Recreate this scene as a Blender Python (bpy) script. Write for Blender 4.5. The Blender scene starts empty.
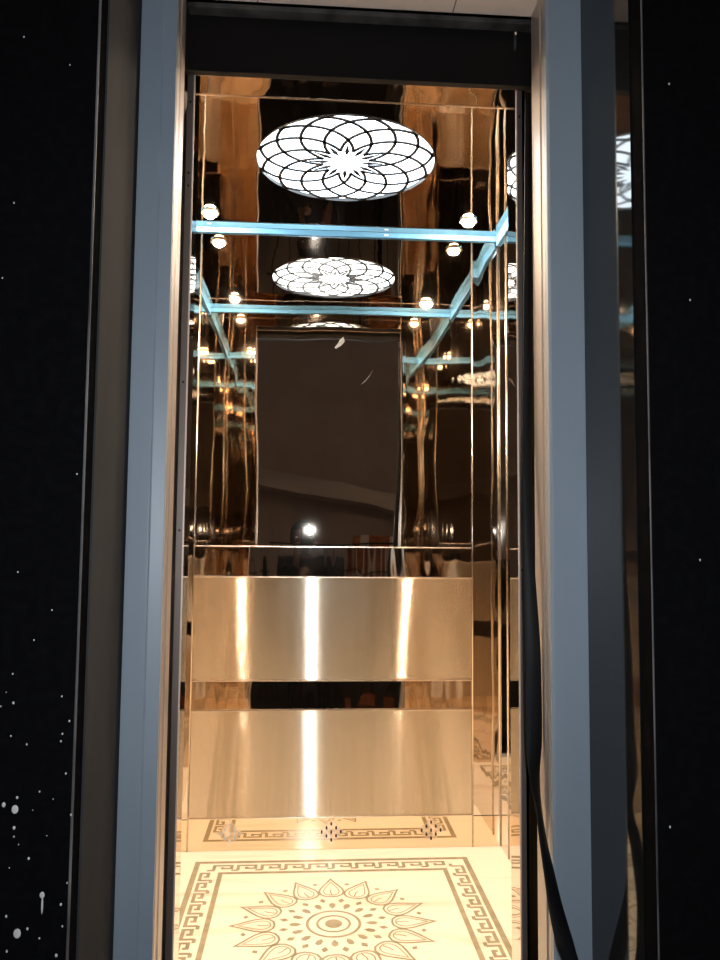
import bpy, bmesh, math, random
from mathutils import Vector, Matrix
PI = math.pi
scn = bpy.context.scene
COL = scn.collection
H = 1.067                      # lens height above the cabin floor

# ------------------------------------------------------------------ camera
yaw, pitch, roll = 0.06664, 0.07374, 0.00873
cam_d = bpy.data.cameras.new('camera')
cam = bpy.data.objects.new('camera', cam_d); COL.objects.link(cam)
f = Vector((math.sin(yaw)*math.cos(pitch), math.cos(yaw)*math.cos(pitch), math.sin(pitch)))
r0 = Vector((math.cos(yaw), -math.sin(yaw), 0)); u0 = r0.cross(f)
r1 = math.cos(roll)*r0 + math.sin(roll)*u0; u1 = math.cos(roll)*u0 - math.sin(roll)*r0
M = Matrix((r1, u1, -f)).transposed().to_4x4(); M.translation = Vector((0, 0, H))
cam.matrix_world = M
cam_d.sensor_fit = 'HORIZONTAL'; cam_d.sensor_width = 36; cam_d.lens = 784.4/720*36
cam_d.clip_start = .02; cam_d.clip_end = 60
scn.camera = cam

# ------------------------------------------------------------------ world, exposure
w = bpy.data.worlds.new('world'); scn.world = w; w.use_nodes = True
w.node_tree.nodes['Background'].inputs[0].default_value = (.95, .82, .72, 1)
w.node_tree.nodes['Background'].inputs[1].default_value = .06
scn.view_settings.view_transform = 'Standard'; scn.view_settings.look = 'None'
scn.view_settings.exposure = 0.0; scn.view_settings.gamma = 1; scn.view_settings.use_curve_mapping = False
try:
    scn.cycles.max_bounces = 16; scn.cycles.glossy_bounces = 14; scn.cycles.diffuse_bounces = 5
    scn.cycles.sample_clamp_indirect = 6; scn.cycles.blur_glossy = .6
except Exception: pass
SPOT_L = 3100.0; ROSE_L = 8.0; FLASH_L = 5200.0

# ------------------------------------------------------------------ materials
def mat(name, col, rough=.5, metal=0, **k):
    m = bpy.data.materials.new(name); m.use_nodes = True
    b = m.node_tree.nodes['Principled BSDF']
    b.inputs['Base Color'].default_value = (*col, 1); b.inputs['Roughness'].default_value = rough
    b.inputs['Metallic'].default_value = metal
    for kk, v in k.items():
        b.inputs[kk.replace('_', ' ')].default_value = v
    return m
def nodes(m): return m.node_tree.nodes, m.node_tree.links, m.node_tree.nodes['Principled BSDF']
def noise_color(m, c1, c2, scale, stretch=(1, 1, 1), detail=4, lo=.35, hi=.65, dist=0):
    n, l, b = nodes(m)
    tc = n.new('ShaderNodeTexCoord'); mp = n.new('ShaderNodeMapping'); mp.inputs['Scale'].default_value = stretch
    t = n.new('ShaderNodeTexNoise'); t.inputs['Scale'].default_value = scale; t.inputs['Detail'].default_value = detail
    t.inputs['Distortion'].default_value = dist
    r = n.new('ShaderNodeValToRGB'); r.color_ramp.elements[0].position = lo; r.color_ramp.elements[1].position = hi
    r.color_ramp.elements[0].color = (*c1, 1); r.color_ramp.elements[1].color = (*c2, 1)
    l.new(tc.outputs['Object'], mp.inputs[0]); l.new(mp.outputs[0], t.inputs['Vector'])
    l.new(t.outputs[0], r.inputs[0]); l.new(r.outputs[0], b.inputs['Base Color'])
    return m
def ripple(m, layers, base=None):
    """uneven sheet metal: each layer = (scale, (sx,sy,sz), height in metres, seed offset)"""
    n, l, b = nodes(m); prev = base
    tc = n.new('ShaderNodeTexCoord')
    for sc, st, hgt, off in layers:
        mp = n.new('ShaderNodeMapping'); mp.inputs['Scale'].default_value = st; mp.inputs['Location'].default_value = (off, off*.7, off*1.3)
        t = n.new('ShaderNodeTexNoise'); t.inputs['Scale'].default_value = sc; t.inputs['Detail'].default_value = 1.0
        bp = n.new('ShaderNodeBump'); bp.inputs['Strength'].default_value = 1; bp.inputs['Distance'].default_value = hgt
        l.new(tc.outputs['Object'], mp.inputs[0]); l.new(mp.outputs[0], t.inputs['Vector']); l.new(t.outputs[0], bp.inputs['Height'])
        if prev: l.new(prev.outputs[0], bp.inputs['Normal'])
        prev = bp
    l.new(prev.outputs[0], b.inputs['Normal'])
    return m
MIR = (.72, .64, .56)
m_mirror_back = ripple(mat('polished_steel_back', MIR, .015, 1), [(2.2, (1.6, 1, .8), .0022, 3), (9, (1, 1, .5), .00016, 9)])
m_mirror_strip = ripple(mat('polished_steel_strip', MIR, .03, 1), [(5, (2.4, 1, .6), .0022, 6)])
m_mirror_side = ripple(mat('polished_steel_side', MIR, .02, 1), [(2.6, (1, 1.6, .6), .0026, 1), (9, (1, 1.2, .6), .0003, 5)])
m_mirror_front = ripple(mat('polished_steel_front', (.68, .56, .44), .03, 1), [(3, (1, 1, .6), .002, 12)])
m_mirror_ceil = ripple(mat('polished_steel_ceiling', (.70, .62, .54), .02, 1), [(3.0, (1.2, .8, 1), .0022, 21), (12, (1, 1, 1), .0002, 4)])
m_base_mirror = ripple(mat('polished_steel_plinth', (.80, .66, .50), .03, 1), [(3, (1, 1, .6), .0005, 2)])
m_lip = mat('polished_edge', (.80, .68, .55), .25, 1)
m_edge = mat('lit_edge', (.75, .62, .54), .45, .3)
m_trim = mat('bright_corner_trim', (.72, .62, .50), .22, 1)
m_jamb = mat('jamb_steel', (.20, .165, .145), .42, .6)
m_screw = mat('screw_dark', (.03, .03, .03), .4, .8)
m_return = mat('satin_steel', (.42, .38, .35), .36, .40)
m_blue = noise_color(mat('blue_grey_coat', (.16, .20, .25), .42), (.24, .295, .36), (.29, .35, .41), 3, (1, 1, .35))
m_revl = noise_color(mat('dark_grey_reveal', (.05, .05, .052), .85, Specular_IOR_Level=.1, IOR=1.15), (.030, .033, .037), (.045, .048, .052), 4, (1, 1, .4))  # left lining, greyer and rougher than the right one
m_revr = mat('polished_black_reveal', (.007, .008, .009), .05, Specular_IOR_Level=.35)
m_gran = noise_color(mat('black_granite', (.006, .006, .007), .30, Specular_IOR_Level=0.0, IOR=1.12), (.0042, .0042, .0048), (.0062, .0062, .0068), 60, lo=.45, hi=.75)
m_arris = noise_color(mat('ground_granite_edge', (.12, .12, .12), .5), (.03, .03, .033), (.17, .17, .18), 14, (1, 1, .3))
m_splat = mat('white_paint_splash', (.62, .62, .62), .6)
m_black = mat('black_painted_steel', (.008, .007, .007), .55, Specular_IOR_Level=.12)
m_dust = noise_color(mat('dusty_black_ledge', (.03, .03, .03), .8), (.012, .011, .011), (.07, .065, .06), 18, (1, 1, 1))
m_shaft = mat('shaft_dark', (.02, .018, .016), .9)
m_rubber = mat('black_rubber', (.006, .006, .007), .5, Specular_IOR_Level=.15)
m_cream = mat('soffit_cream', (.72, .62, .55), .5)
m_joint = mat('soffit_joint', (.16, .09, .07), .7)
m_film = mat('blue_film', (.09, .28, .55), .25, .45)
m_label_glint = mat('film_label', (.45, .55, .62), .3, .2)  # film labels; doubles as the painted bluish shine in the left vent slots
m_smear = mat('dust_smear', (.10, .11, .12), .8)
m_rosebk = mat('black_lattice', (.010, .010, .012), .35)
m_inlay = noise_color(mat('brown_grey_inlay', (.30, .23, .13), .18), (.27, .24, .16), (.36, .32, .22), 25)
m_marble = mat('cream_marble', (.80, .69, .50), .10)
noise_color(m_marble, (.72, .64, .53), (.82, .77, .67), 1.6, (1, 5, 1), 8, .32, .46, 1.2)
m_slot = mat('vent_slot', (.012, .006, .004), .6)
m_vent = mat('vent_steel', (.80, .68, .58), .12, 1)
m_skin = mat('skin', (.10, .06, .045), .5, Subsurface_Weight=.05)
m_hair = mat('hair', (.010, .008, .007), .5)
m_shirt = mat('dark_shirt', (.012, .012, .014), .85)
m_trous = mat('dark_trousers', (.018, .018, .022), .85)
m_shoe = mat('shoe', (.02, .018, .016), .5)
m_plast = noise_color(mat('brown_plaster', (.2, .15, .12), .9), (.66, .54, .47), (.74, .62, .54), 2)
m_plast2 = mat('light_plaster', (.80, .70, .62), .9)
m_stone = mat('dark_landing_stone', (.02, .018, .016), .35)
m_rail = mat('dark_railing', (.02, .02, .02), .4, .5)
m_brick = noise_color(mat('orange_brick', (.45, .15, .06), .8), (.35, .10, .04), (.55, .2, .09), 30)
# brushed sheet: horizontal grain, so highlights smear vertically
m_brush = mat('brushed_gold_steel', (.64, .56, .46), .10, 1)
n, l, b = nodes(m_brush)
b.inputs['Anisotropic'].default_value = 1.0; b.inputs['Anisotropic Rotation'].default_value = 0.25
tg = n.new('ShaderNodeTangent'); tg.direction_type = 'RADIAL'; tg.axis = 'Z'
l.new(tg.outputs[0], b.inputs['Tangent'])
tc = n.new('ShaderNodeTexCoord'); mp = n.new('ShaderNodeMapping'); mp.inputs['Scale'].default_value = (70, 1, 1.2)
t = n.new('ShaderNodeTexNoise'); t.inputs['Scale'].default_value = 3; t.inputs['Detail'].default_value = 3
rr = n.new('ShaderNodeValToRGB'); rr.color_ramp.elements[0].color = (.68, .58, .46, 1); rr.color_ramp.elements[1].color = (.75, .65, .52, 1)
l.new(tc.outputs['Object'], mp.inputs[0]); l.new(mp.outputs[0], t.inputs['Vector']); l.new(t.outputs[0], rr.inputs[0]); l.new(rr.outputs[0], b.inputs['Base Color'])
# fine horizontal grooves: the face tips up and down at random from groove to groove
sx = n.new('ShaderNodeSeparateXYZ'); l.new(tc.outputs['Object'], sx.inputs[0])
mu = n.new('ShaderNodeMath'); mu.operation = 'MULTIPLY'; mu.inputs[1].default_value = 31000; l.new(sx.outputs['Z'], mu.inputs[0])
wn = n.new('ShaderNodeTexWhiteNoise'); wn.noise_dimensions = '1D'; l.new(mu.outputs[0], wn.inputs['W'])
dt = n.new('ShaderNodeVectorMath'); dt.operation = 'DOT_PRODUCT'; dt.inputs[1].default_value = (1, 1, 1); l.new(wn.outputs['Color'], dt.inputs[0])
mm = n.new('ShaderNodeMath'); mm.operation = 'MULTIPLY_ADD'; mm.inputs[1].default_value = .60; mm.inputs[2].default_value = -.90; l.new(dt.outputs['Value'], mm.inputs[0])
cx = n.new('ShaderNodeCombineXYZ'); l.new(mm.outputs[0], cx.inputs['Z'])
ge = n.new('ShaderNodeNewGeometry'); ad = n.new('ShaderNodeVectorMath'); ad.operation = 'ADD'; l.new(ge.outputs['Normal'], ad.inputs[0]); l.new(cx.outputs[0], ad.inputs[1])
nz = n.new('ShaderNodeVectorMath'); nz.operation = 'NORMALIZE'; l.new(ad.outputs[0], nz.inputs[0])
ripple(m_brush, [(2.2, (1.6, 1, .4), .0012, 8)], nz)

def emis(name, col, s):
    m = bpy.data.materials.new(name); m.use_nodes = True; n = m.node_tree.nodes; n.clear()
    e = n.new('ShaderNodeEmission'); e.inputs[0].default_value = (*col, 1); e.inputs[1].default_value = s
    o = n.new('ShaderNodeOutputMaterial'); m.node_tree.links.new(e.outputs[0], o.inputs[0]); return m
m_rose = emis('rose_diffuser', (.80, .92, 1.0), ROSE_L)
m_spot = emis('warm_lens', (1.0, .77, .54), SPOT_L)
m_led = emis('phone_led', (.90, .95, 1.0), FLASH_L)

# ------------------------------------------------------------------ helpers
def link(name, bm, mats, parent=None, loc=None, smooth=False, bevel=0, seg=2):
    me = bpy.data.meshes.new(name); bm.normal_update(); bm.to_mesh(me); bm.free()
    for m in (mats if isinstance(mats, (list, tuple)) else [mats]): me.materials.append(m)
    if smooth:
        for p in me.polygons: p.use_smooth = True
    o = bpy.data.objects.new(name, me); COL.objects.link(o)
    if parent: o.parent = parent
    if loc: o.location = loc
    if bevel:
        md = o.modifiers.new('bevel', 'BEVEL'); md.width = bevel; md.segments = seg; md.limit_method = 'ANGLE'
    return o
def tag(o, label=None, cat=None, group=None, kind=None):
    if label: o['label'] = label
    if cat: o['category'] = cat
    if group: o['group'] = group
    if kind: o['kind'] = kind
    return o
def empty(name, loc):
    o = bpy.data.objects.new(name, None); COL.objects.link(o); o.location = loc; o.empty_display_size = .05; return o
def add_box(bm, a, b, mi=0):
    vs = [bm.verts.new((x, y, z)) for x in (a[0], b[0]) for y in (a[1], b[1]) for z in (a[2], b[2])]
    for q in ((0, 1, 3, 2), (4, 6, 7, 5), (0, 4, 5, 1), (2, 3, 7, 6), (0, 2, 6, 4), (1, 5, 7, 3)):
        fc = bm.faces.new([vs[i] for i in q]); fc.material_index = mi
def box(name, a, b, m, parent=None, bevel=0, **k):
    bm = bmesh.new(); add_box(bm, a, b)
    bmesh.ops.recalc_face_normals(bm, faces=bm.faces)
    return link(name, bm, m, parent, bevel=bevel, **k)
def struct(o, label=None): return tag(o, label, None, None, 'structure')
def cyl(bm, c, r, h, axis='Z', seg=24, mi=0, r2=None):
    rot = {'Z': Matrix(), 'Y': Matrix.Rotation(PI/2, 4, 'X'), 'X': Matrix.Rotation(PI/2, 4, 'Y')}[axis]
    g = bmesh.ops.create_cone(bm, cap_ends=True, segments=seg, radius1=r, radius2=r if r2 is None else r2, depth=h, matrix=Matrix.Translation(c) @ rot)
    for fc in {f for v in g['verts'] for f in v.link_faces}: fc.material_index = mi
def ell(bm, c, r, mi=0, seg=16):
    g = bmesh.ops.create_uvsphere(bm, u_segments=seg, v_segments=seg//2, radius=1, matrix=Matrix.Translation(c) @ Matrix.Diagonal((*r, 1)))
    for fc in {f for v in g['verts'] for f in v.link_faces}: fc.material_index = mi
def poly(bm, pts, z, mi=1):
    vs = [bm.verts.new((x, y, z)) for x, y in pts]
    try:
        fc = bm.faces.new(vs); fc.material_index = mi; fc.normal_update()
        if fc.normal.z < 0: fc.normal_flip()
    except ValueError: pass
def ribbon(bm, pts, wd, z, mi=1, closed=False):
    P = [Vector((*p, 0)) for p in pts]; nP = len(P); L = []; R = []
    for i, p in enumerate(P):
        a = P[i-1] if (i or closed) else p; c = P[(i+1) % nP] if (i < nP-1 or closed) else p
        d1 = (p-a).normalized() if (p-a).length > 1e-9 else (c-p).normalized()
        d2 = (c-p).normalized() if (c-p).length > 1e-9 else d1
        t = (d1+d2); t = t.normalized() if t.length > 1e-6 else d1
        nn = Vector((-t.y, t.x, 0)); k = wd/2/max(.45, abs(nn.dot(Vector((-d1.y, d1.x, 0)))))
        L.append(bm.verts.new((p.x+nn.x*k, p.y+nn.y*k, z))); R.append(bm.verts.new((p.x-nn.x*k, p.y-nn.y*k, z)))
    for i in range(nP if closed else nP-1):
        j = (i+1) % nP
        fc = bm.faces.new((R[i], R[j], L[j], L[i])); fc.material_index = mi

# ------------------------------------------------------------------ cabin dimensions
XL, XR, YB, YF, YD, ZC = -.488, .688, 2.783, 1.775, 1.699, 2.178
DL, DR, DH = -.263, .4633, 2.096        # doorway of the cabin
XS, XP = -.389, .5865                              # right end of the brushed sheets
CX, CY = .10, 2.262

# cabin shell
struct(box('wall_back', (XL-.03, YB, -.05), (XR+.03, YB+.02, ZC+.03), m_mirror_strip))
struct(box('wall_left', (XL-.02, YD, -.05), (XL, YB, ZC+.03), m_mirror_side))
struct(box('wall_right', (XR, YD, -.05), (XR+.02, YB, ZC+.03), m_mirror_side))
bm = bmesh.new()
add_box(bm, (XL, YF-.02, 0), (DL-.016, YF, ZC)); add_box(bm, (DR+.016, YF-.02, 0), (XR, YF, ZC)); add_box(bm, (DL-.016, YF-.02, DH+.012), (DR+.016, YF, ZC))
struct(link('wall_front', bm, m_mirror_front))
# ceiling sheet with a round cut-out for the lamp and a joint across
bm = bmesh.new()
R0 = .262; seg = 96; lc = (.10, 2.250)
ring = [(lc[0]+R0*math.cos(2*PI*i/seg), lc[1]+R0*math.sin(2*PI*i/seg)) for i in range(seg)]
def edge_pt(a):
    dx, dy = math.cos(a), math.sin(a); ts = []
    for (lim, d, c) in ((XR, dx, lc[0]), (XL, dx, lc[0]), (YB, dy, lc[1]), (YD, dy, lc[1])):
        if abs(d) > 1e-9:
            t_ = (lim-c)/d
            if t_ > 0: ts.append(t_)
    t_ = min(ts); return (lc[0]+dx*t_, lc[1]+dy*t_)
ang = sorted([2*PI*i/seg for i in range(seg)] + [math.atan2(y-lc[1], x-lc[0]) % (2*PI) for x in (XL, XR) for y in (YD, YB)])
inner = [bm.verts.new((lc[0]+R0*math.cos(a), lc[1]+R0*math.sin(a), ZC)) for a in ang]
outer = [bm.verts.new((*edge_pt(a), ZC)) for a in ang]
for i in range(len(ang)):
    j = (i+1) % len(ang); bm.faces.new((inner[i], inner[j], outer[j], outer[i]))
bmesh.ops.recalc_face_normals(bm, faces=bm.faces)
if next(iter(bm.faces)).normal.z > 0: bmesh.ops.reverse_faces(bm, faces=bm.faces)
ce = link('ceiling', bm, m_mirror_ceil); struct(ce)
box('ceiling_top', (XL-.02, YD, ZC+.05), (XR+.02, YB+.02, ZC+.07), m_shaft, ce)
box('joint_strip', (XL+.001, 1.921, ZC-.0016), (XR-.001, 1.925, ZC), m_lip, ce)

# cabin floor: marble slab with key border and flower inlay
bm = bmesh.new(); add_box(bm, (XL, YD-.012, -.04), (XR, YB, 0), 0); bmesh.ops.recalc_face_normals(bm, faces=bm.faces)
Z1 = .0006
hx, hy, ix, iy = .452, .431, .352, .332
def rect_line(h1, h2, wd):
    ribbon(bm, [(CX-h1, CY-h2), (CX+h1, CY-h2), (CX+h1, CY+h2), (CX-h1, CY+h2)], wd, Z1, closed=True)
rect_line(hx-.010, hy-.008, .017); rect_line(ix+.008, iy+.007, .015)
KEY = [(0, 0), (0, 1), (.74, 1), (.74, .36), (.36, .36), (.36, .70)]
kin_x, kin_y, kd = ix+.032, iy+.028, .036
def keys(o, s, t, length, n_):
    pu = length/n_
    for i in range(n_):
        ribbon(bm, [(o[0]+s[0]*(i+a*.98)*pu+t[0]*b_*kd, o[1]+s[1]*(i+a*.98)*pu+t[1]*b_*kd) for a, b_ in KEY], .0108, Z1+.0001)
        ribbon(bm, [(o[0]+s[0]*(i-.27)*pu, o[1]+s[1]*(i-.27)*pu), (o[0]+s[0]*(i+.02)*pu, o[1]+s[1]*(i+.02)*pu)], .0108, Z1+.0002)
keys((CX-kin_x, CY+kin_y), (1, 0), (0, 1), 2*kin_x, 10)
keys((CX+kin_x, CY+kin_y), (0, -1), (1, 0), 2*kin_y, 10)
keys((CX+kin_x, CY-kin_y), (-1, 0), (0, -1), 2*kin_x, 10)
keys((CX-kin_x, CY-kin_y), (0, 1), (-1, 0), 2*kin_y, 10)
mc = (.088, 2.258)
def pol(r, a): return (mc[0]+r*math.cos(a), mc[1]+r*math.sin(a))
def circ(r, wd): ribbon(bm, [pol(r, 2*PI*i/64) for i in range(64)], wd, Z1, closed=True)
circ(.073, .008); circ(.045, .007)
poly(bm, [pol(.024, 2*PI*i/32) for i in range(32)], Z1)
N = 16
for k in range(N):
    a = 2*PI*k/N + PI/2
    def lp(r, s): return (mc[0]+r*math.cos(a)-s*math.sin(a), mc[1]+r*math.sin(a)+s*math.cos(a))
    poly(bm, [lp(.088, 0), lp(.102, -.009), lp(.117, -.0085), lp(.123, 0), lp(.117, .0085), lp(.102, .009)], Z1)
    # leaf outline: round heart end inside, point outside
    half = [(.163, 0), (.166, .018), (.178, .032), (.196, .037), (.216, .033), (.238, .023), (.262, .010), (.284, 0)]
    ribbon(bm, [lp(r, s) for r, s in half] + [lp(r, -s) for r, s in half[-2:0:-1]], 0.006, Z1, closed=True)
    half2 = [(.173, 0), (.176, .012), (.186, .021), (.200, .024), (.218, .019), (.240, .010), (.262, 0)]
    ribbon(bm, [lp(r, s) for r, s in half2] + [lp(r, -s) for r, s in half2[-2:0:-1]], 0.0032, Z1+.0002, closed=True)
    ribbon(bm, [lp(.176, 0), lp(.198, .003), (lp(.210, .001))], .0036, Z1+.0003)
    a += PI/N
    poly(bm, [lp(.126, 0), lp(.140, -.0095), lp(.154, 0), lp(.140, .0095)], Z1)
    poly(bm, [lp(.242, 0), lp(.250, -.010), lp(.258, 0), lp(.250, .010)], Z1)
struct(link('floor', bm, [m_marble, m_inlay]))

# ------------------------------------------------------------------ back wall sheets
def sheet(name, x0, x1, z0, z1, m, lab, cat, lips=('top', 'bottom'), grp=None):
    o = empty(name, ((x0+x1)/2, YB, z0)); w2 = (x1-x0)/2; h = z1-z0
    box('sheet', (-w2, -.006, 0), (w2, 0, h), m, o, bevel=.0012)
    for s in lips:
        z = h if s == 'top' else 0
        box('edge_lip', (-w2, -.0095, z-.0022), (w2, -.006, z+.0022), m_lip, o, bevel=.001)
    return tag(o, lab, cat, grp)
zz = lambda v: v+H
sheet('mirror_panel', XS, XP, zz(-.0326), 2.154, m_mirror_back, 'tall polished mirror sheet filling the upper back wall of the cabin', 'mirror panel', ('bottom',))
sheet('brushed_panel', XS, XP, zz(-.4963), zz(-.139), m_brush, 'upper brushed golden steel sheet on the back wall, between the two mirror bands', 'wall panel')
sheet('brushed_panel', XS, XP, zz(-.9594), zz(-.5981), m_brush, 'lower brushed golden steel sheet on the back wall, just above the floor plinth', 'wall panel')
o = box('plinth_panel', (XL+.001, YB-.004, .001), (XR-.001, YB, zz(-.9594)-.003), m_base_mirror, bevel=.001)
tag(o, 'low polished steel plinth sheet reflecting the floor border, with three vents', 'plinth')
mp_ = [q for q in bpy.data.objects if q.name == 'mirror_panel'][0]
for nm, cx_, cz_, pts_ in (('smudge', .106, 1.767, [(-.018, -.020), (-.006, -.006), (.004, .014), (.016, .022), (.020, .004), (.006, -.012), (-.010, -.022)]),
                           ('scratch', .208, 1.642, [(-.022, -.026), (-.004, -.008), (.012, .014), (.022, .034), (.010, .008), (-.006, -.014)])):
    bm = bmesh.new(); a_ = [bm.verts.new((x, -.0004, z)) for x, z in pts_]; bm.faces.new(a_)
    g = bmesh.ops.extrude_face_region(bm, geom=list(bm.faces)); bmesh.ops.translate(bm, verts=[v for v in g['geom'] if isinstance(v, bmesh.types.BMVert)], vec=(0, .0004, 0))
    bmesh.ops.recalc_face_normals(bm, faces=bm.faces)
    q = link(nm, bm, m_smear, mp_, (cx_-mp_.location.x, -.006, cz_-mp_.location.z)); q['label'] = 'pale smear on the mirror' if nm == 'smudge' else 'pale scratch on the mirror'
# grilles in the plinth
def vent(x, lab, sm=m_slot):
    o = empty('vent_grille', (x, YB-.004, .059))
    bm = bmesh.new(); vs = [bm.verts.new((dx, -.001, dz)) for dx, dz in ((-.043, 0), (0, -.045), (.043, 0), (0, .045))]
    vb = [bm.verts.new((v.co.x, 0, v.co.z)) for v in vs]
    bm.faces.new(vs)
    for i in range(4): bm.faces.new((vs[i], vb[i], vb[(i+1) % 4], vs[(i+1) % 4]))
    bmesh.ops.recalc_face_normals(bm, faces=bm.faces)
    link('plate', bm, m_vent, o)
    for i, j in ((0, 0), (0, 1), (0, 2), (1, 0), (1, 1), (1, 2), (2, 0), (2, 1), (2, 2)):
        dx = (i-j)*.0165; dz = (i+j-2)*.0135
        bm = bmesh.new(); cyl(bm, (0, 0, 0), .0034, .0016, 'Y', 12); 
        for v in bm.verts: v.co.z *= 1.9
        link('slot', bm, sm, o, (dx, -.0015, dz))
    tag(o, lab, 'vent'); return o
vent(-.249, 'left diamond vent of nine slots in the plinth, its slots painted with a bluish shine', m_label_glint)  # bluish reflection put into the slot colour of this vent only
vent(.097, 'middle diamond vent of nine slots in the plinth')
vent(.443, 'right diamond vent of nine slots in the plinth, beside the right corner')

# corner beads and seams
def bead(name, x, y, z0, z1, r, lab, m=m_trim):
    bm = bmesh.new(); cyl(bm, (x, y, (z0+z1)/2), r, z1-z0, 'Z', 20)
    o = link(name, bm, m, smooth=True); return struct(o, lab)
bead('trim_1', XS-.003, YB-.006, 0, ZC, .0026, 'thin vertical bead at the left end of the brushed sheets')
bead('trim_2', XP+.003, YB-.006, 0, ZC, .0026, 'thin vertical bead at the right end of the brushed sheets')
bead('trim_3', XR-.001, 2.67, 0, ZC, .0026, 'bright vertical bead on the right mirror wall')
bead('trim_4', XL+.001, 2.67, 0, ZC, .0026, 'slim vertical bead on the left mirror wall')
bead('trim_5', XR-.002, YB-.003, 0, ZC, .003, 'slim bead in the right back corner')

# blue filmed strip round the top of the walls
def film(name, a, b_, lab):
    o = empty(name, ((a[0]+b_[0])/2, (a[1]+b_[1])/2, a[2])); c = o.location
    box('strip', tuple(a[i]-c[i] for i in range(3)), tuple(b_[i]-c[i] for i in range(3)), m_film, o, bevel=.001)
    return struct(o, lab)
s4 = film('trim_7', (XL, YB-.011, 2.159), (XR, YB-.001, ZC-.0005), 'strip still under blue film along the top of the back wall')
for x in (-.33, .31): box('film_label', (x-.007-.136, -.0064, .006), (x+.007-.136, -.005, .011), m_label_glint, s4)
film('trim_8', (XL+.0005, YF+.012, 2.140), (XL+.010, YB-.012, ZC-.0005), 'strip under blue film along the top of the left wall')
film('trim_9', (XR-.010, YF+.012, 2.140), (XR-.0005, YB-.012, ZC-.0005), 'strip under blue film along the top of the right wall')
film('trim_10', (XL, YF+.001, 2.159), (XR, YF+.011, ZC-.0005), 'strip under blue film above the doorway inside')

# ------------------------------------------------------------------ ceiling rose lamp
o = empty('ceiling_lamp', (lc[0], lc[1], ZC))
bm = bmesh.new(); cyl(bm, (0, 0, .012), .2615, .010, 'Z', 96); link('diffuser', bm, m_rose, o)
bm = bmesh.new()
bmesh.ops.create_cone(bm, cap_ends=False, segments=96, radius1=.262, radius2=.262, depth=.03, matrix=Matrix.Translation((0, 0, .012)))
link('rim', bm, m_rosebk, o)
bm = bmesh.new(); RR = .260; rho = .51*RR
def arc_ribbons(cx, cy):
    pts = []; 
    for i in range(181):
        a = 2*PI*i/180; x, y = cx+rho*math.cos(a), cy+rho*math.sin(a); r = math.hypot(x, y)
        if .15*RR < r < RR: pts.append((x, y, r))
        else:
            if len(pts) > 2: yield pts
            pts = []
    if len(pts) > 2: yield pts
for k in range(12):
    a = 2*PI*k/12
    # start each circle from its far point so the arc is cut in two clean runs
    c_, s_ = math.cos(a), math.sin(a)
    for sgn in (1, -1):
        run = []
        for i in range(91):
            th = sgn*PI*i/90; lx, ly = rho+rho*math.cos(th), rho*math.sin(th)
            r = math.hypot(lx, ly)
            if .25*RR < r < RR*.999: run.append((lx*c_-ly*s_, lx*s_+ly*c_))
        ribbon(bm, run, .0095, -.002, 0)
    # dark wedge between two rays of the white centre
    wpts = [(.165*RR, 0), (.26*RR, -.026*RR), (.42*RR, 0), (.26*RR, .026*RR)]
    poly(bm, [(x*c_-y*s_, x*s_+y*c_) for x, y in wpts], -.0022, 0)
g = bmesh.ops.extrude_face_region(bm, geom=list(bm.faces))
bmesh.ops.translate(bm, verts=[v for v in g['geom'] if isinstance(v, bmesh.types.BMVert)], vec=(0, 0, .003))
link('lattice', bm, m_rosebk, o)
tag(o, 'large round lit ceiling lamp with black flower lattice over white diffuser', 'ceiling lamp')

# four warm spotlights
def spot_proto():
    o = empty('spotlight', (0, 0, ZC))
    bm = bmesh.new()
    bmesh.ops.create_cone(bm, cap_ends=False, segments=32, radius1=.031, radius2=.029, depth=.006, matrix=Matrix.Translation((0, 0, -.003)))
    a_ = [bm.verts.new((.031*math.cos(2*PI*i/32), .031*math.sin(2*PI*i/32), -.006)) for i in range(32)]
    b_ = [bm.verts.new((.024*math.cos(2*PI*i/32), .024*math.sin(2*PI*i/32), -.0045)) for i in range(32)]
    for i in range(32): j = (i+1) % 32; bm.faces.new((a_[i], a_[j], b_[j], b_[i]))
    link('rim', bm, m_trim, o, smooth=True)
    bm = bmesh.new(); ell(bm, (0, 0, -.008), (.0205, .0205, .014), 0, 24); link('lens', bm, m_spot, o, smooth=True)
    return o
sp = spot_proto()
spots = [(-.347, 2.645, 'warm lit spotlight in the ceiling at the back left corner'), (.548, 2.640, 'warm lit spotlight in the ceiling at the back right corner'),
         (-.35, 1.945, 'warm spotlight at the front left of the ceiling, seen in the mirrors'), (.548, 1.945, 'warm spotlight at the front right of the ceiling, seen in the mirrors')]
for i, (x, y, lab) in enumerate(spots):
    if i == 0: q = sp
    else:
        q = sp.copy(); COL.objects.link(q)
        for ch in list(sp.children):
            c = ch.copy(); COL.objects.link(c); c.parent = q
    q.location = (x, y, ZC); tag(q, lab, 'spotlight', 'warm ceiling spotlights')

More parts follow.
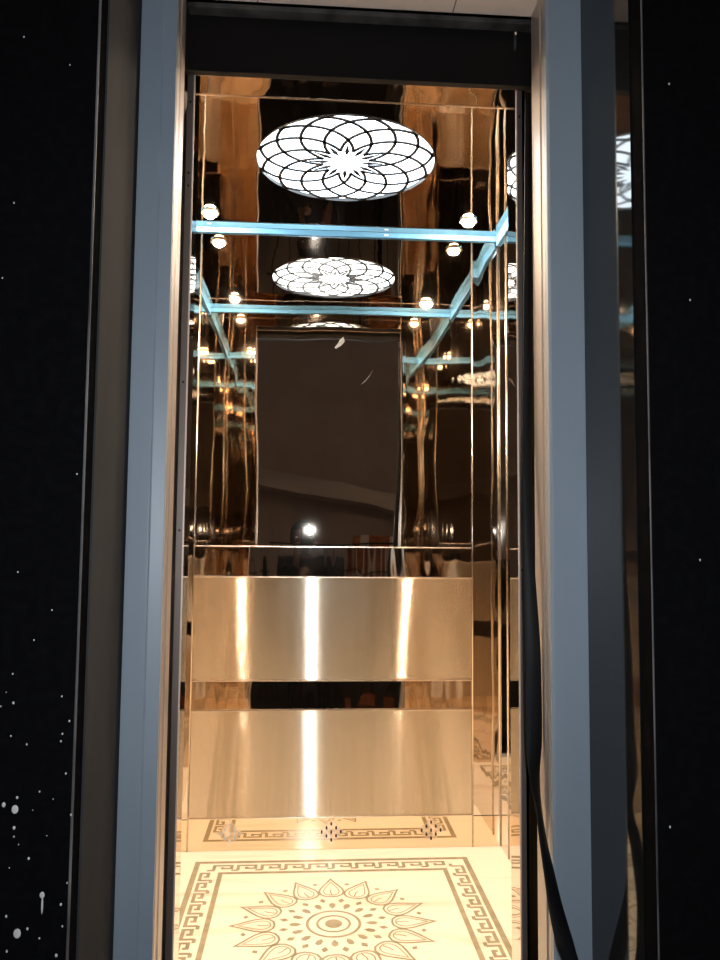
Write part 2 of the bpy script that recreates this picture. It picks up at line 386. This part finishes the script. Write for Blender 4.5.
# ------------------------------------------------------------------ cabin doorway frame
o = empty('cabin_door_frame', (CX, YD, 0))
def loc_box(nm, a, b_, m, par, **k):
    return box(nm, tuple(a[i]-par.location[i] for i in range(3)), tuple(b_[i]-par.location[i] for i in range(3)), m, par, **k)
for a_, b_ in (((DL-.016, 0), (DL, DH+.012)), ((DR, 0), (DR+.014, DH+.012)), ((DL, DH), (DR, DH+.012))):
    nm = 'header' if a_[1] else 'jamb'
    q = loc_box(nm, (a_[0], YD, a_[1]), (b_[0], YD+.003, b_[1]), m_jamb, o, bevel=.0008)
    w_ = loc_box('lining', (a_[0], YD+.003, a_[1]), (b_[0], YF, b_[1]), m_mirror_strip, o); w_.parent = q; w_['label'] = 'polished inner lining'
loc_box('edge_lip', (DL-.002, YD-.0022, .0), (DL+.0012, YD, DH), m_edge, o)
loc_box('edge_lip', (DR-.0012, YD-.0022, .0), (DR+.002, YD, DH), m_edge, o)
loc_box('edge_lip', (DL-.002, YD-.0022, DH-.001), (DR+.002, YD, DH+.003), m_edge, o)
for x, zs in ((DL-.0085, (.19, 1.08, 1.40, 1.838, 1.867, 2.03)), (DR+.0075, (1.0, 2.03))):
    for z in zs:
        bm = bmesh.new(); cyl(bm, (0, 0, 0), .0026, .0016, 'Y', 14); link('screw', bm, m_screw, o, (x-CX, -.0008, z))
tag(o, 'narrow brown steel frame with small screws around the cabin doorway', 'door frame')
# sill between cabin and landing
o = box('door_sill', (DL-.016, 1.609, -.03), (DR+.014, 1.685, -.004), m_jamb); tag(o, 'grooved steel sill at the foot of the doorway', 'door sill')

# black header above the doorway
o = empty('header_beam', (CX, 1.633, 2.07))
loc_box('beam', (-.290, 1.637, 2.066), (.497, 1.655, 2.215), m_black, o, bevel=.001)
loc_box('ledge', (-.268, 1.609, 2.190), (.489, 1.6365, 2.201), m_dust, o, bevel=.001)
loc_box('hook', (.441, 1.626, 2.145), (.445, 1.6365, 2.188), m_dust, o)
bm = bmesh.new(); ell(bm, (0, 0, 0), (.004, .003, .006)); link('bolt', bm, m_vent, o, (.443-CX, -.010, 2.178-2.07), smooth=True)
tag(o, 'black steel header beam with a dusty ledge above the lift doorway', 'beam')

# ------------------------------------------------------------------ landing door frame (blue coated front, satin steel return)
OL, OR, IL, IR, Y2, Y2B, Y3, YS = -.3389, .5451, -.2703, .4725, 1.4993, 1.6056, 1.2174, 1.268
ZB, ZT = -.45, 2.75
o = empty('landing_door_frame', (CX, Y2, ZB)); HH = 2.62-ZB
def prism(name, pts, m, par, z0, z1, bevel=.001):
    bm = bmesh.new(); a = [bm.verts.new((x-par.location[0], y-par.location[1], z0-par.location[2])) for x, y in pts]
    b_ = [bm.verts.new((x-par.location[0], y-par.location[1], z1-par.location[2])) for x, y in pts]
    bm.faces.new(a); bm.faces.new(b_)
    for i in range(len(pts)): j = (i+1) % len(pts); bm.faces.new((a[i], a[j], b_[j], b_[i]))
    bmesh.ops.recalc_face_normals(bm, faces=bm.faces); return link(name, bm, m, par, bevel=bevel)
fl = prism('front_face', [(OL, Y2), (-.2975, Y2), (-.2945, Y2+.003), (IL, Y2+.008), (IL-.001, Y2+.02), (OL, Y2+.02)], m_blue, o, ZB, 2.62, .0008)
fl['label'] = 'blue-grey coated left face with a folded edge'
fr = prism('front_face', [(OR, Y2), (IR+.005, Y2), (IR, Y2+.005), (IR, Y2+.02), (OR, Y2+.02)], m_blue, o, ZB, 2.62, .0008)
rl = prism('return', [(IL-.016, Y2+.02), (IL, Y2+.0205), (IL, 1.545), (IL+.0025, 1.549), (IL+.0025, 1.570), (IL, 1.573), (IL, Y2B), (IL-.016, Y2B)], m_return, o, ZB, 2.62, .0006)
rl['label'] = 'satin steel inner return'
rt = prism('return', [(IR+.016, Y2+.02), (IR, Y2+.0205), (IR, 1.535), (IR-.003, 1.538), (IR-.003, 1.552), (IR, 1.555), (IR, Y2B), (IR+.016, Y2B)], m_return, o, ZB, 2.62, .0006)
rt['label'] = 'satin steel inner return'
sf = loc_box('soffit', (IL, Y2, 2.205), (IR, Y2B, 2.225), m_cream, o); sf['label'] = 'cream underside'
for x in (-.12, .30): loc_box('joint', (x-.0012, Y2, 2.2044), (x+.0012, Y2B, 2.2056), m_joint, o)
loc_box('head_panel', (OL, Y2+.001, 2.225), (OR, Y2+.02, 2.62), m_blue, o)
tag(o, 'blue-grey coated lift door frame with cream steel returns, standing in the black surround', 'door frame')

# ------------------------------------------------------------------ black granite surround
def splash(bm, x, z, rx, rz, drip=0):
    ell(bm, (x, Y3-.0003, z), (rx, .0009, rz), 1, 12)
    if drip: ell(bm, (x+.0006, Y3-.0003, z-drip*.55), (rx*.42, .0008, drip*.5), 1, 10)
def px(xp, yp, yy=Y3):
    u, v = xp-360, yp-480; cr, sr = math.cos(roll), math.sin(roll); uu = u*cr+v*sr; vv = -u*sr+v*cr
    d = f + r0*(uu/784.4) + u0*(-vv/784.4); t_ = yy/d.y; return d.x*t_, d.z*t_+H
rnd = random.Random(4)
bm = bmesh.new(); add_box(bm, (-1.6, Y3, ZB), (OL-.003, YS, 3.0), 0)
L1 = [(41,44,3),(43,137,4),(198,116,3),(20,103,2),(3,148,3),(222,195,3),(200,236,3),(195,260,3),(35,243,3),(86,270,3),(211,363,3),(127,421,3),(55,440,4),(12,463,7),(48,478,12),(45,537,5),(45,565,3),(150,562,2),(228,495,4),(92,635,4),(135,752,9),(215,713,3),(195,782,4),(55,875,13),(22,932,4),(88,860,4),(126,890,3),(200,852,3),(180,945,5),(105,480,2),(170,445,2),(60,590,2),(30,665,2),(20,820,4)]
for a, c, s in L1:
    X_, Z_ = px(a/3.2, 660+c/3.2); s_ = s/3.2*Y3/784.4
    splash(bm, X_, Z_, s_*.85, s_*1.1, .026 if (a, c) == (135, 752) else 0)
for a, c in ((24, 37), (2.5, 278), (14, 203), (70, 65), (77, 474), (18, 572), (52, 610), (34, 640)):
    X_, Z_ = px(a, c); splash(bm, X_, Z_, .0012, .0015)
bmesh.ops.recalc_face_normals(bm, faces=bm.faces)
struct(link('wall_outer_left', bm, [m_gran, m_splat]), 'black granite wall left of the lift, spotted with white paint')
bm = bmesh.new(); add_box(bm, (OR+.003, Y3, ZB), (1.9, YS, 3.0), 0)
for a, c in ((669, 84), (670, 827), (690, 300), (700, 560)):
    X_, Z_ = px(a, c); splash(bm, X_, Z_, .0014, .002)
bmesh.ops.recalc_face_normals(bm, faces=bm.faces)
struct(link('wall_outer_right', bm, [m_gran, m_splat]), 'black granite wall right of the lift')
box_ = box('wall_outer_top', (OL-.003, Y3, 2.62), (OR+.003, YS, 3.0), m_gran); struct(box_)
o = box('trim_11', (OL-.0035, Y3-.0008, ZB), (OL+.0002, Y3+.0015, 2.62), m_arris, bevel=.0008); struct(o, 'ground pale edge of the left granite slab')
o = box('trim_12', (OR-.0002, Y3-.0008, ZB), (OR+.0025, Y3+.0012, 2.62), m_arris, bevel=.0008); struct(o, 'ground pale edge of the right granite slab')
o = box('reveal_lining', (OL-.012, YS, ZB), (OL, Y2+.02, 2.62), m_revl); tag(o, 'dark grey lining between the left granite slab and the blue door frame', 'wall lining')
o = box('reveal_lining', (OR, YS, ZB), (OR+.012, Y2+.02, 2.62), m_revr); tag(o, 'polished black lining right of the blue frame, reflecting the ceiling lamp', 'wall lining')

# black rubber strip hanging out of the gap on the right
rows = [(2.00, .449, .0065, 1.622, 10), (1.8, .447, .007, 1.620, 10), (1.35, .4415, .0085, 1.612, 5), (1.187, .4405, .0105, 1.595, 0), (1.026, .443, .0115, 1.575, -6), (.868, .449, .0155, 1.560, -8), (.770, .4505, .0165, 1.556, -4), (.673, .4515, .0165, 1.552, 4),
        (.610, .4515, .0128, 1.545, 30), (.544, .4595, .0070, 1.540, 48), (.482, .468, .0085, 1.510, 46), (.419, .4795, .0120, 1.480, 35), (.355, .492, .0150, 1.455, 20), (.292, .508, .0178, 1.435, 8), (.258, .5195, .0158, 1.428, 0), (.15, .555, .016, 1.41, -8), (0.0, .575, .016, 1.40, -14)]
KX = 1/1.552
bm = bmesh.new(); rings = []
def cr_(p, t_):
    i = min(int(t_), len(p)-2); u = t_-i; a = p[max(i-1, 0)]; b_ = p[i]; c = p[i+1]; d = p[min(i+2, len(p)-1)]
    return [.5*((2*b_[k])+(-a[k]+c[k])*u+(2*a[k]-5*b_[k]+4*c[k]-d[k])*u*u+(-a[k]+3*b_[k]-3*c[k]+d[k])*u**3) for k in range(5)]
for i in range((len(rows)-1)*5+1):
    z, x, hw, y, tw = cr_(rows, i/5); s_ = y*KX; x *= s_; z = (z-H)*s_+H
    tw = math.radians(tw); hw2 = hw*s_/max(.5, math.cos(tw)); th = .0022
    dx, dy = math.cos(tw), math.sin(tw)
    sec = [(-1, -.5), (-.9, -1), (0, -1.25), (.9, -1), (1, -.5), (1, .5), (.9, 1), (0, 1.1), (-.9, 1), (-1, .5)]
    rings.append([bm.verts.new((x+a*hw2*dx-b_*th*dy, y+a*hw2*dy+b_*th*dx, z)) for a, b_ in sec])
for A, B in zip(rings, rings[1:]):
    for i in range(10): bm.faces.new((A[i], A[(i+1) % 10], B[(i+1) % 10], B[i]))
bm.faces.new(rings[0]); bm.faces.new(rings[-1]); bmesh.ops.recalc_face_normals(bm, faces=bm.faces)
o = link('rubber_strip', bm, m_rubber, smooth=True); tag(o, 'black twisted rubber strip hanging out of the gap right of the doorway', 'rubber strip')

# ------------------------------------------------------------------ shaft around the cabin
bm = bmesh.new()
for a, b_ in (((-.62, 1.53, -.6), (-.60, 3.0, 3.0)), ((.88, 1.53, -.6), (.90, 3.0, 3.0)), ((-.62, 3.0, -.6), (.90, 3.02, 3.0)), ((-.62, 1.53, 3.0), (.90, 3.02, 3.02)), ((-.62, 1.53, -.62), (.90, 3.02, -.6)),
              ((-.62, 1.525, -.6), (OL-.02, 1.54, 3.0)), ((OR+.02, 1.525, -.6), (.90, 1.54, 3.0)), ((-.60, 1.525, 2.63), (.88, 1.54, 3.0))): add_box(bm, a, b_)
bmesh.ops.recalc_face_normals(bm, faces=bm.faces)
struct(link('wall_shaft', bm, m_shaft), 'dark lift shaft around the cabin')

# ------------------------------------------------------------------ landing hall behind the camera (seen in the mirrors)
struct(box('floor_landing', (-2.4, -3.6, ZB-.05), (2.8, Y3+.28, ZB-.001), m_stone), 'dark stone landing floor')
struct(box('wall_hall', (-2.4, -3.65, ZB), (2.8, -3.6, 3.4), m_plast), 'brown plaster wall of the landing behind the photographer')
bm = bmesh.new()
pts = [(-2.3, 1.95), (2.6, 1.02), (2.6, 1.20), (-2.3, 2.13)]
a = [bm.verts.new((x, -2.6, z)) for x, z in pts]; b_ = [bm.verts.new((x, -3.58, z)) for x, z in pts]
bm.faces.new(a); bm.faces.new(b_)
for i in range(4): bm.faces.new((a[i], a[(i+1) % 4], b_[(i+1) % 4], b_[i]))
bmesh.ops.recalc_face_normals(bm, faces=bm.faces)
struct(link('stair_flight', bm, m_plast2), 'sloping underside of the stair flight behind the photographer')
o = empty('railing', (.5, -1.9, ZB))
for zc in (1.20, 1.46): box('rail', (-.9, -.007, zc-.007), (1.0, .007, zc+.007), m_rail, o)
for i in range(16): box('baluster', (-.86+i*.12, -.004, 0), (-.852+i*.12, .004, 1.46), m_rail, o)
tag(o, 'dark thin-barred stair railing seen in the mirror behind the photographer', 'railing')
o = empty('striped_sack', (.66, -2.1, .70))
for i in range(6): box('stripe', (-.19+i*.065, -.05, 0), (-.126+i*.065, .05, .38), m_brick if i % 2 == 0 or i == 3 else m_plast2, o, bevel=.004)
box('stand', (-.02, -.02, .70*-1+ZB), (.02, .02, 0), m_rail, o)
tag(o, 'orange and white striped bundle behind the railing, seen in the mirror', 'bundle')
o = box('brick', (-.13, -.05, 0), (.13, .05, .09), m_brick, bevel=.006); o.location = (.62, -1.65, ZB); o.rotation_euler = (0, 0, .35)
tag(o, 'orange brick lying on the dark landing floor, seen in the mirror', 'brick')

# ------------------------------------------------------------------ photographer with phone (seen in the mirror)
def skin_mesh(verts, edges, radii, root=0, sub=2):
    me = bpy.data.meshes.new('tmp'); me.from_pydata(verts, edges, []); ob = bpy.data.objects.new('tmp', me); COL.objects.link(ob)
    md = ob.modifiers.new('s', 'SKIN'); md.use_smooth_shade = True
    for i, v in enumerate(me.skin_vertices[0].data):
        r = radii[i]; v.radius = r if isinstance(r, tuple) else (r, r)
        v.use_root = (i == root)
    ob.modifiers.new('u', 'SUBSURF').levels = sub
    dg = bpy.context.evaluated_depsgraph_get(); dg.update(); res = bpy.data.meshes.new_from_object(ob.evaluated_get(dg))
    bpy.data.objects.remove(ob); return res
BX, BY = 0.0, -.34
V, E_, R_ = [], [], []
def vtx(p, r, par=None):
    V.append(p); R_.append(r)
    if par is not None: E_.append((par, len(V)-1))
    return len(V)-1
pel = vtx((BX, BY, .42), (.15, .10)); wa = vtx((BX, BY, .56), (.125, .09), pel); ch = vtx((BX, BY+.01, .74), (.150, .10), wa)
nk = vtx((BX-.005, BY, .885), (.060, .058), ch); nk2 = vtx((BX-.015, BY+.02, .955), .052, nk)
for s in (-1, 1):
    h_ = vtx((BX+s*.10, BY, .36), .085, pel); k_ = vtx((BX+s*.11, BY+.02, -.02), .058, h_); an = vtx((BX+s*.12, BY-.02, -.37), .038, k_)
    vtx((BX+s*.125, BY+.13, -.415), (.035, .025), an)
    sh = vtx((BX+s*.175, BY, .835), .055, ch); el = vtx((BX+s*.225, BY+.10, .60), .042, sh)
    wx = .02+s*.075; wr = vtx((wx+s*.012, -.085, .895), .025, el); pm = vtx((wx+s*.006, -.055, .955), (.030, .016), wr)
    for q in range(4):
        z0 = .965+q*.019; a_ = vtx((wx, -.040, z0), .0095, pm); b2 = vtx((wx-s*.012, -.020, z0+.006), .0085, a_); vtx((wx-s*.024, -.0095-.004, z0+.010), .0075, b2)
    t1 = vtx((wx-s*.010, -.050, .985), .011, pm); vtx((wx-s*.040, -.030, 1.005), .0085, t1)
body = skin_mesh(V, E_, R_, 0, 2)
bm = bmesh.new(); bm.from_mesh(body)
HC = Vector((BX-.02, BY+.03, 1.065))
hm = bmesh.new(); bmesh.ops.create_uvsphere(hm, u_segments=28, v_segments=20, radius=1)
for v in hm.verts:
    x, y, z = v.co; wz = 1-.28*max(0, -z)**1.3
    y2 = y*wz
    if y > .7 and abs(x) < .22 and -.35 < z < .15: y2 += .20*(1-abs(x)/.22)*(1-abs(z+.1)/.28)
    if y > .5 and abs(abs(x)-.35) < .18 and abs(z-.05) < .16: y2 -= .07
    if y > .7 and abs(x) < .3 and abs(z+.52) < .07: y2 += .05
    v.co = (x*.077*wz, y2*.095, z*.118)
tmp = bpy.data.meshes.new('h'); bmesh.ops.translate(hm, verts=hm.verts, vec=HC)
for s in (-1, 1): ell(hm, HC+Vector((s*.079, -.005, -.005)), (.010, .018, .032))
for s in (-1, 1): ell(hm, HC+Vector((s*.028, .083, .006)), (.012, .008, .007), 1)
hm.to_mesh(tmp); hm.free(); bm.from_mesh(tmp)
person = link('person', bm, [m_skin, m_splat], smooth=True)
tag(person, 'person standing in dark clothes and holding a phone torch, reflected in the mirror', 'person')
bm = bmesh.new(); bmesh.ops.create_uvsphere(bm, u_segments=24, v_segments=16, radius=1)
for v in bm.verts:
    v.co = (v.co.x*.086, v.co.y*.102-.006, v.co.z*.115+.018)
bmesh.ops.delete(bm, geom=[v for v in bm.verts if (v.co.y > .035 and v.co.z < .062) or v.co.z < -.055], context='VERTS')
bmesh.ops.translate(bm, verts=bm.verts, vec=HC); link('hair', bm, m_hair, person, smooth=True)
V, E_, R_ = [], [], []
pel = vtx((BX, BY, .40), (.165, .118)); wa = vtx((BX, BY, .56), (.14, .108), pel); ch = vtx((BX, BY+.01, .76), (.20, .12), wa); nk = vtx((BX, BY, .90), (.085, .075), ch)
for s in (-1, 1):
    sh = vtx((BX+s*.205, BY, .860), .078, ch); el = vtx((BX+s*.226, BY+.10, .60), .060, sh); vtx((.02+s*.100, -.098, .865), .040, el)
me = skin_mesh(V, E_, R_, 0, 2); o = bpy.data.objects.new('shirt', me); me.materials.append(m_shirt); COL.objects.link(o); o.parent = person
V, E_, R_ = [], [], []
pel = vtx((BX, BY, .42), (.158, .112))
for s in (-1, 1):
    h_ = vtx((BX+s*.10, BY, .34), .098, pel); k_ = vtx((BX+s*.11, BY+.02, -.02), .072, h_); vtx((BX+s*.12, BY-.015, -.37), .055, k_)
me = skin_mesh(V, E_, R_, 0, 2); o = bpy.data.objects.new('trousers', me); me.materials.append(m_trous); COL.objects.link(o); o.parent = person
for s in (-1, 1):
    bm = bmesh.new(); ell(bm, (BX+s*.122, BY+.055, -.412), (.046, .13, .037)); link('shoe', bm, m_shoe, person, smooth=True)
o = empty('phone', (.02, -.012, .985))
box('body', (-.037, -.004, 0), (.037, .004, .155), m_black, o, bevel=.003)
bm = bmesh.new(); cyl(bm, (.020, .0052, .137), .016, .0018, 'Y', 24); link('torch', bm, m_led, o)
tag(o, 'dark phone with its torch lit, held up by the photographer, seen in the mirror', 'phone')
